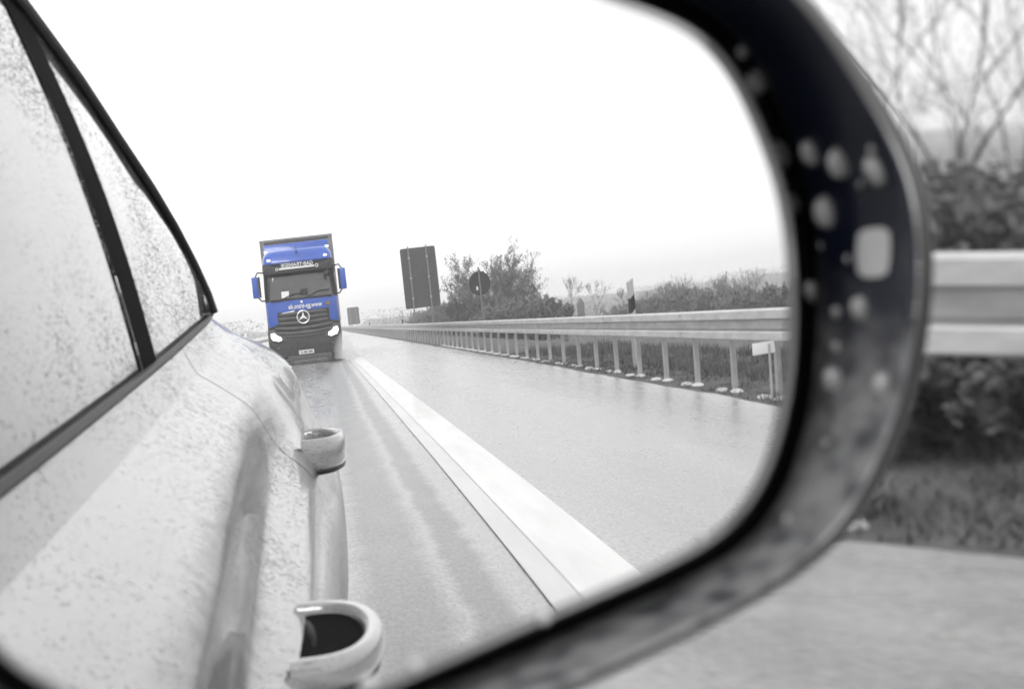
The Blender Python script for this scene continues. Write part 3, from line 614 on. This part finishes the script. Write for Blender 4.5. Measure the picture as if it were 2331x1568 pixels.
# flank section rows (x, z) at stations along the car, from the belt line down to the sill
ST = [ # Y, then belt, ledge, crease, upper, shoulder, step, flank, lower, sill
 (1.3,  (.02,.905),(.028,.880),(.041,.856),(.090,.830),(.135,.800),(.155,.765),(.190,.735),(.215,.60),(.16,.22)),
 (.0,   (0,.930),(.008,.905),(.021,.881),(.085,.862),(.132,.840),(.156,.782),(.197,.760),(.215,.62),(.16,.22)),
 (-.40, (0,.961),(.008,.936),(.021,.912),(.088,.888),(.133,.866),(.158,.806),(.199,.782),(.217,.63),(.16,.22)),
 (-1.00,(0,1.007),(.008,.982),(.021,.956),(.078,.925),(.114,.896),(.142,.832),(.198,.792),(.222,.63),(.17,.22)),
 (-1.40,(0,1.038),(.008,1.013),(.021,.988),(.070,.953),(.102,.924),(.134,.860),(.197,.800),(.228,.63),(.17,.22)),
 (-1.70,(0,1.064),(.008,1.040),(.021,1.014),(.068,.980),(.106,.945),(.140,.895),(.195,.815),(.238,.64),(.18,.22)),
 (-1.95,(0,1.086),(.008,1.062),(.021,1.038),(.068,1.005),(.104,.970),(.142,.918),(.190,.830),(.240,.67),(.19,.22)),
 (-2.15,(-.01,1.10),(.002,1.080),(.018,1.055),(.060,1.020),(.092,.990),(.128,.940),(.180,.850),(.240,.69),(.20,.22)),
 (-2.40,(-.03,1.10),(-.01,1.085),(.015,1.062),(.065,1.030),(.100,.998),(.135,.950),(.172,.860),(.238,.70),(.21,.24)),
 (-2.70,(-.06,1.09),(-.03,1.08),(.005,1.055),(.060,1.030),(.105,.998),(.140,.955),(.170,.870),(.225,.69),(.20,.26)),
 (-3.10,(-.14,1.07),(-.10,1.06),(-.04,1.035),(.02,1.010),(.075,.985),(.112,.945),(.140,.865),(.170,.68),(.13,.27)),
 (-3.40,(-.35,1.03),(-.28,1.02),(-.18,1.00),(-.10,.98),(-.04,.95),(-.01,.91),(.01,.85),(.03,.68),(.0,.28)),
 (-3.50,(-.7,.95),(-.65,.94),(-.55,.92),(-.48,.91),(-.42,.89),(-.4,.86),(-.38,.8),(-.37,.66),(-.4,.30)),
]
def flank(y0, y1, name, rows=(0,9), off=0, m='paint', parent=None, step=.05, arch=None):
    n = max(2, int(abs(y1-y0)/step)); R_ = []
    ys_ = [lerp(y0, y1, i/n) for i in range(n+1)]
    tabs = [(s_[0],)+tuple(c for p in s_[1:] for c in p) for s_ in ST]
    for y in ys_:
        # smooth (Catmull-like) along Y by averaging neighbours
        v = np.mean([interp(tabs, min(1.3, max(-3.5, y+d))) for d in (-.09, -.045, 0, .045, .09)], axis=0)
        pts = [(v[2*k], v[2*k+1]) for k in range(9)][rows[0]:rows[1]]
        # subdivide the section smoothly between control points (Catmull-Rom) below the crease
        out = []
        for i in range(len(pts)-1):
            p0 = pts[max(0, i-1)] if i+rows[0] > 2 else pts[i]; p1 = pts[i]; p2 = pts[i+1]; p3 = pts[min(len(pts)-1, i+2)]
            if i+rows[0] < 2: out.append(p1); continue
            for k in range(6):
                t = k/6; out.append(tuple(.5*((2*b_)+(-a_+c_)*t+(2*a_-5*b_+4*c_-d_)*t*t+(-a_+3*b_-3*c_+d_)*t**3) for a_, b_, c_, d_ in zip(p0, p1, p2, p3)))
        out.append(pts[-1]); R_.append([(x+off, y, z) for x, z in out])
    return R_
def loft(rows_, name, m, parent=None, angle=28, skip=None):
    n = len(rows_[0]); b = MB(); b.add([p for r_ in rows_ for p in r_], [])
    for i in range(len(rows_)-1):
        for j in range(n-1):
            q = rows_[i][j]
            if skip and skip((rows_[i][j][1]+rows_[i+1][j][1])/2, (rows_[i][j][2]+rows_[i][j+1][2])/2): continue
            b.f.append((i*n+j, (i+1)*n+j, (i+1)*n+j+1, i*n+j+1))
    return C(b, name, m, parent, smooth=True, angle=angle)
GAP = .0025
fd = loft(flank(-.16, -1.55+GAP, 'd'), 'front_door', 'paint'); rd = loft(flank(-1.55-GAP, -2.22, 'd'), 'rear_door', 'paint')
arch = lambda y, z: (y+2.72)**2+(z-.32)**2 < .36**2
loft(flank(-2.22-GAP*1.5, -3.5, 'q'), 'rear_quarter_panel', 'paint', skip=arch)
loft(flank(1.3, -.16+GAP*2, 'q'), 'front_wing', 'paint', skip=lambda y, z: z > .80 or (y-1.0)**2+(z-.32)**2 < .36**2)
# dark seams behind the gaps and the rubber lip along the belt
loft(flank(-1.50, -1.60, 'g', off=-.006), 'door_seal', 'black'); loft(flank(-2.18, -2.28, 'g', off=-.006), 'door_seal', 'black')
BL = lambda y: interp([(s_[0],)+s_[1] for s_ in ST], y)
# roof edge line (top of the side windows): Y, x, z
RE = [(-.35,-.135,1.50),(-.9,-.135,1.525),(-1.28,-.12,1.514),(-1.55,-.108,1.463),(-1.75,-.094,1.405),(-1.92,-.070,1.335),(-2.03,-.048,1.268),(-2.085,-.026,1.20),(-2.11,-.008,1.14),(-2.12,0,1.102)]
# glass: panes between belt and roof edge (curved)
def pane(ya, yb, name, parent, xo=-.004):
    n = 30; rows_ = []
    for i in range(n+1):
        y = lerp(ya, yb, i/n); bx, bz = BL(y); rx, rz_ = interp(RE, y)
        row = []
        for k in range(13):
            t = k/12; row.append((lerp(bx, rx, t)+.012*math.sin(math.pi*t)+xo, y, lerp(bz-.01, rz_, t)))
        rows_.append(row)
    return loft(rows_, name, 'glass', parent, angle=60)
pane(-.36, -1.195, 'window_pane', fd); pane(-1.30, -2.118, 'window_pane', rd)
# B pillar trim and quarter-light divider, roof seal
def bar(ya, yb, name, m, parent, th=.010, x0=.004, w0=0, k0=0, k1=13):
    rows_ = []
    for y in (ya, lerp(ya, yb, .5), yb):
        bx, bz = BL(y); rx, rz_ = interp(RE, y)
        rows_.append([(lerp(bx, rx, k/12)+.012*math.sin(math.pi*k/12)+x0, y, lerp(bz, rz_, k/12)) for k in range(k0, k1)])
    return loft(rows_, name, m, parent, angle=60)
bar(-1.185, -1.305, 'pillar_trim', 'pillar', fd, x0=-.0025)
bar(-.33, -.36, 'window_divider', 'black', fd)
b = MB().tube([(x+.004, y, z) for y, x, z in RE], .0085, 8); C(b, 'window_seal', 'black', smooth=True)
b = MB().tube([(BL(y)[0]+.004, y, BL(y)[1]-.002) for y in [-.18-.06*i for i in range(33)]], .0055, 6); C(b, 'belt_seal', 'black', smooth=True)
# C pillar, roof
rows_ = []
for i, (y, x, z) in enumerate(RE):
    rows_.append([(x+.004, y-.012, z+.008), (x-.02, y-.03, z+.028), (x-.07, y-.05, z+.045), (-.25, y-.02, z+.07 if z > 1.3 else z+.12), (-.80, y, max(1.2, z)+.10)])
loft(rows_, 'roof', 'paint', angle=60)
rows_ = []
for t in [k/10 for k in range(11)]:
    y = lerp(-2.12, -2.95, t); 
    top = interp([(-2.12,-.012,1.15),(-2.25,-.05,1.19),(-2.5,-.12,1.16),(-2.8,-.2,1.10),(-2.95,-.25,1.06)], y); bx, bz = BL(y)
    rows_.append([(bx, y, bz), (lerp(bx, top[0], .5)+.006, y, lerp(bz, top[1], .5)), (top[0], y, top[1]), (top[0]-.1, y, top[1]+.01), (-.8, y, top[1]+.03)])
loft(rows_, 'rear_deck', 'paint', angle=60)
C(MB().box(-1.5, -.05, -3.3, 1.2, .18, .30), 'underbody', 'black')
C(MB().box(-1.5, -.30, -1.3, -.9, .3, 1.15), 'front_seat', 'skin', bevel=.08)
C(MB().box(-1.5, -.12, 1.0, 1.1, .3, .85), 'bulkhead', 'black')
# wheels
for y in (-2.72, 1.0):
    wv = MB(); n = 40; vs = []
    for k in range(n):
        a = 2*math.pi*k/n
        for rr, xx in ((.20,0),(.29,.01),(.315,-.02),(.32,-.1),(.315,-.18)): vs.append((.185+xx, y+rr*math.cos(a), .32+rr*math.sin(a)))
    wv.add(vs, [(k*5+j, ((k+1) % n)*5+j, ((k+1) % n)*5+j+1, k*5+j+1) for k in range(n) for j in range(4)])
    wo = C(wv, 'wheel', 'tyre', smooth=True); C(MB().add([(.17+(.01 if k % 2 else 0), y+.2*math.cos(2*math.pi*k/20), .32+.2*math.sin(2*math.pi*k/20)) for k in range(20)]+[(.15,y,.32)], [(k, (k+1) % 20, 20) for k in range(20)]), 'rim', 'post', wo, smooth=True)
# pull handles: a strap standing off the door over a blackened hollow
def handle(yc, z, xin, xout, ln, parent, hz_=.02):
    n = 20; rows_ = []; path = []
    for i in range(n+1):
        t = i/n; a = math.pi*t; path.append(Vector((xin-.02+(xout-xin+.012)*(math.sin(a)**.62 if 0 < t < 1 else 0), yc+ln/2*math.cos(a), z)))
    b = MB(); vs = []; m = 14
    for i, p in enumerate(path):
        a = path[max(0, i-1)]; c = path[min(n, i+1)]; t = (c-a).normalized(); u = Vector((t.y, -t.x, 0))
        for k in range(m):
            an = 2*math.pi*k/m; cx = abs(math.cos(an))**.8*math.copysign(1, math.cos(an)); cz = abs(math.sin(an))**.7*math.copysign(1, math.sin(an))
            vs.append(p+u*cx*.0095+Vector((0,0,1))*(cz*hz_))
    b.add(vs, [(i*m+k, i*m+(k+1) % m, (i+1)*m+(k+1) % m, (i+1)*m+k) for i in range(n) for k in range(m)])
    h = C(b, 'handle', 'handle', parent, smooth=True, angle=70)
    # black sheet across the space behind the strap, standing in for its shade
    b = MB(); q_ = [p+Vector((-.004,0,hz_*.35)) for p in path]; b.add(q_+[Vector((xin-.03, p.y, z+hz_*.2)) for p in path], [(i, i+1, n+2+i, n+1+i) for i in range(n)]); C(b, 'grip_shade', 'pillar', h)
    # under-edge in black rubber
    b = MB(); b.tube([p+Vector((0,0,-hz_+.0005)) for p in path], .0065, 8); C(b, 'grip_edge', 'black', h, smooth=True)
    return h
handle(-.70, .800, .200, .255, .18, fd, .014)
handle(-1.78, .845, .190, .246, .21, rd, .027)
C(MB().dome((.196, -.60, .835), (1,0,.3), .010, .004, 16, 3), 'key_lock', 'black', fd, smooth=True)
# ------------------------------------------------------------------ wing mirror (part of the car)
def onplane(x, y, w_):
    d = ray(x, y); q = ((P0+MN*w_)-CAM).dot(MN)/d.dot(MN); return CAM+d*q
def onsphere(x, y, lift=0):
    d = ray(x, y); oc = CAM-MC; bb = oc.dot(d); r_ = MR+lift; return CAM+d*(-bb-math.sqrt(bb*bb-(oc.dot(oc)-r_*r_)))
GL = [(200,-260),(700,-230),(1100,-130),(1380,-8),(1490,28),(1560,58),(1605,85),(1645,125),(1690,190),(1735,290),(1775,395),(1800,500),(1811,620),(1812,740),(1806,850),(1787,960),(1757,1060),(1717,1140),(1667,1200),(1600,1248),(1480,1308),(1300,1385),(1100,1472),(880,1568),(600,1655),(350,1665),(200,1610),(110,1562),(50,1528),(0,1490),(-60,1400),(-110,1200),(-130,900),(-100,400),(-20,-50),(80,-210)]
OUT = [(1850,0),(1905,70),(1960,150),(2030,255),(2082,350),(2110,430),(2123,520),(2126,620),(2119,720),(2102,830),(2078,930),(2040,1030),(1990,1135),(1930,1215),(1860,1280),(1760,1350),(1600,1437),(1400,1532),(1330,1566),(1100,1655),(700,1770),(300,1810),(0,1780),(-170,1680),(-300,1400),(-340,800),(-260,0),(-100,-400),(400,-480),(1000,-420),(1500,-300),(1720,-130)]
CX, CY = 850, 700
def polar(loop, N=220, off=0):
    an = [math.atan2(y-CY, x-CX) for x, y in loop]; rad = [math.hypot(x-CX, y-CY) for x, y in loop]
    o_ = sorted(zip(an, rad)); an = [a for a, _ in o_]; rad = [r_ for _, r_ in o_]
    A = np.array([a-2*math.pi for a in an]+an+[a+2*math.pi for a in an]); RR = np.array(rad*3); out = []
    th = np.linspace(-math.pi, math.pi, N, endpoint=False)
    # interpolate cartesian positions on the polygon (exact on straight edges)
    for t in th:
        k = np.searchsorted(A, t)-1; a0, a1 = A[k], A[k+1]; x0, y0 = RR[k]*math.cos(a0), RR[k]*math.sin(a0); x1, y1 = RR[k+1]*math.cos(a1), RR[k+1]*math.sin(a1)
        dx, dy = math.cos(t), math.sin(t); den = dx*(y1-y0)-dy*(x1-x0); r_ = (x0*(y1-y0)-y0*(x1-x0))/den
        out.append(r_)
    out = np.array(out); ker = np.array([1,2,3,2,1])/9.
    out = np.convolve(np.r_[out[-2:], out, out[:2]], ker, 'valid')+off
    return [(CX+r_*math.cos(t), CY+r_*math.sin(t)) for r_, t in zip(out, th)]
def ring(loop, off, w_): return [onplane(x, y, w_) for x, y in polar(loop, off=off)]
def mix(l1, l2, t, w_): return [onplane(lerp(a[0], b[0], t), lerp(a[1], b[1], t), w_) for a, b in zip(polar(l1), polar(l2))]
def rings(rs_, name, m, parent, cap=False, smooth=True, angle=50):
    n = len(rs_[0]); b = MB(); b.add([p for r_ in rs_ for p in r_], [(i*n+k, i*n+(k+1) % n, (i+1)*n+(k+1) % n, (i+1)*n+k) for i in range(len(rs_)-1) for k in range(n)])
    if cap: b.f.append(tuple(range((len(rs_)-1)*n, len(rs_)*n)))
    return C(b, name, m, parent, smooth=smooth, angle=angle)
wm = rings([ring(GL, 46, -.0195), mix(GL, OUT, .26, -.013), mix(GL, OUT, .5, -.004), mix(GL, OUT, .75, .005), mix(GL, OUT, .84, .0084), mix(GL, OUT, .881, .0088)], 'wing_mirror', 'house', CAR)
rings([mix(GL, OUT, .88, .0089), ring(OUT, -30, .0062)], 'outer_lip', 'shell', wm)
rings([ring(OUT, -31, .0058), ring(OUT, -6, .002), ring(OUT, 0, -.005), ring(OUT, -6, -.010)], 'casing_seam', 'black', wm)
rings([ring(OUT, -8, -.0095), ring(OUT, -8, -.02), ring(OUT, -40, -.05), ring(OUT, -140, -.08), ring(OUT, -330, -.10), ring(OUT, -600, -.108)], 'shell', 'shell', wm, cap=True)
rings([ring(GL, 30, -.030), ring(GL, -200, -.031)], 'back_plate', 'black', wm, cap=True)
rings([ring(GL, 10, -.036), ring(GL, 24, -.032), ring(GL, 47, -.0190)], 'glass_gap', 'pillar', wm)
# convex glass with exact sphere normals
gm = bpy.data.materials.new('mirror_silver'); gm.use_nodes = True; gb = gm.node_tree.nodes['Principled BSDF']
gb.inputs['Base Color'].default_value = (.93,.93,.93,1); gb.inputs['Metallic'].default_value = 1; gb.inputs['Roughness'].default_value = 0
loop = polar(GL); n = len(loop); K = 70; b = MB(); vs = [onsphere(CX, CY)]
for i in range(1, K+1): vs += [onsphere(lerp(CX, x, i/K), lerp(CY, y, i/K)) for x, y in loop]
fs = [(0, 1+k, 1+(k+1) % n) for k in range(n)] + [(1+(i-1)*n+k, 1+i*n+k, 1+i*n+(k+1) % n, 1+(i-1)*n+(k+1) % n) for i in range(1, K) for k in range(n)]
b.add(vs, fs); go = b.build('mirror_glass', gm, wm)
me = go.data; me.polygons.foreach_set('use_smooth', [True]*len(me.polygons))
if me.polygons[0].normal.dot(MN) < 0: me.flip_normals()
me.normals_split_custom_set_from_vertices([tuple((Vector(v.co)-MC).normalized()) for v in me.vertices])
lo = loop; inn = polar(GL, off=-15)
rings([[onsphere(x, y, -.004) for x, y in polar(GL, off=3)], [onsphere(x, y, .0003) for x, y in polar(GL, off=1)], [onsphere(x, y, .0004) for x, y in inn]], 'glass_rim', 'rim', wm)
# pale lens on the casing and rain beads, coloured pale for their blurred glints
def surf(x, y):
    a = math.atan2(y-CY, x-CX); th = np.linspace(-math.pi, math.pi, 220, endpoint=False); k = int(np.argmin(np.abs(th-a)))
    g_ = polar(GL)[k]; o_ = polar(OUT)[k]; t = (math.hypot(x-CX, y-CY)-math.hypot(g_[0]-CX, g_[1]-CY))/(math.hypot(o_[0]-CX, o_[1]-CY)-math.hypot(g_[0]-CX, g_[1]-CY))
    w_ = float(np.interp(t, [0,.14,.26,.5,.75,.87,.93,1], [-.03,-.020,-.013,-.004,.005,.0085,.0088,.0035])); return onplane(x, y, w_+.0001)
pts = [(1952,534),(1966,522),(1996,518),(2012,528),(2014,560),(2012,600),(2008,620),(1994,630),(1968,632),(1952,622),(1948,580)]
q = [surf(x, y) for x, y in pts]; n = len(q)
C(MB().add(q+[p+MN*.0018 for p in q], [tuple(range(n, 2*n))]+[(i, (i+1) % n, n+(i+1) % n, n+i) for i in range(n)]), 'side_marker_lens', 'lens', wm)
for (x, y, r_) in ((1772,352,34),(1846,348,30),(1912,370,34),(1995,388,38),(1882,482,36),(1800,466,24),(1722,188,26),(1850,664,26),(1905,712,16),(1960,704,30),(1900,868,34),(2010,880,30),(1985,340,12),(1690,120,14),(1930,590,10),(1870,560,9),(1960,420,9),(1905,790,14),(1880,1010,12),(1790,1180,10)):
    C(MB().dome(surf(x, y), MN, r_*.33/4000*1.35, r_*.33/4000*.6, 18, 5, random.uniform(.75, 1)), 'rain_bead', 'drop', wm, smooth=True)
for (x, y, r_) in ((1598,1222,17),(1240,1406,17),(946,1514,18),(838,1556,22),(110,1535,14)):
    C(MB().dome(onsphere(x, y, .0002), MN, r_*.33/4000, r_*.33/4000*.5, 14, 4), 'rain_bead', 'dropw', wm, smooth=True)
# arm joining the mirror to the door
a0 = onplane(-100, 1500, -.07); C(MB().tube([a0, (.13, .10, .93), (.06, .14, .90)], [.03,.028,.03], 12), 'arm', 'black', wm, smooth=True)
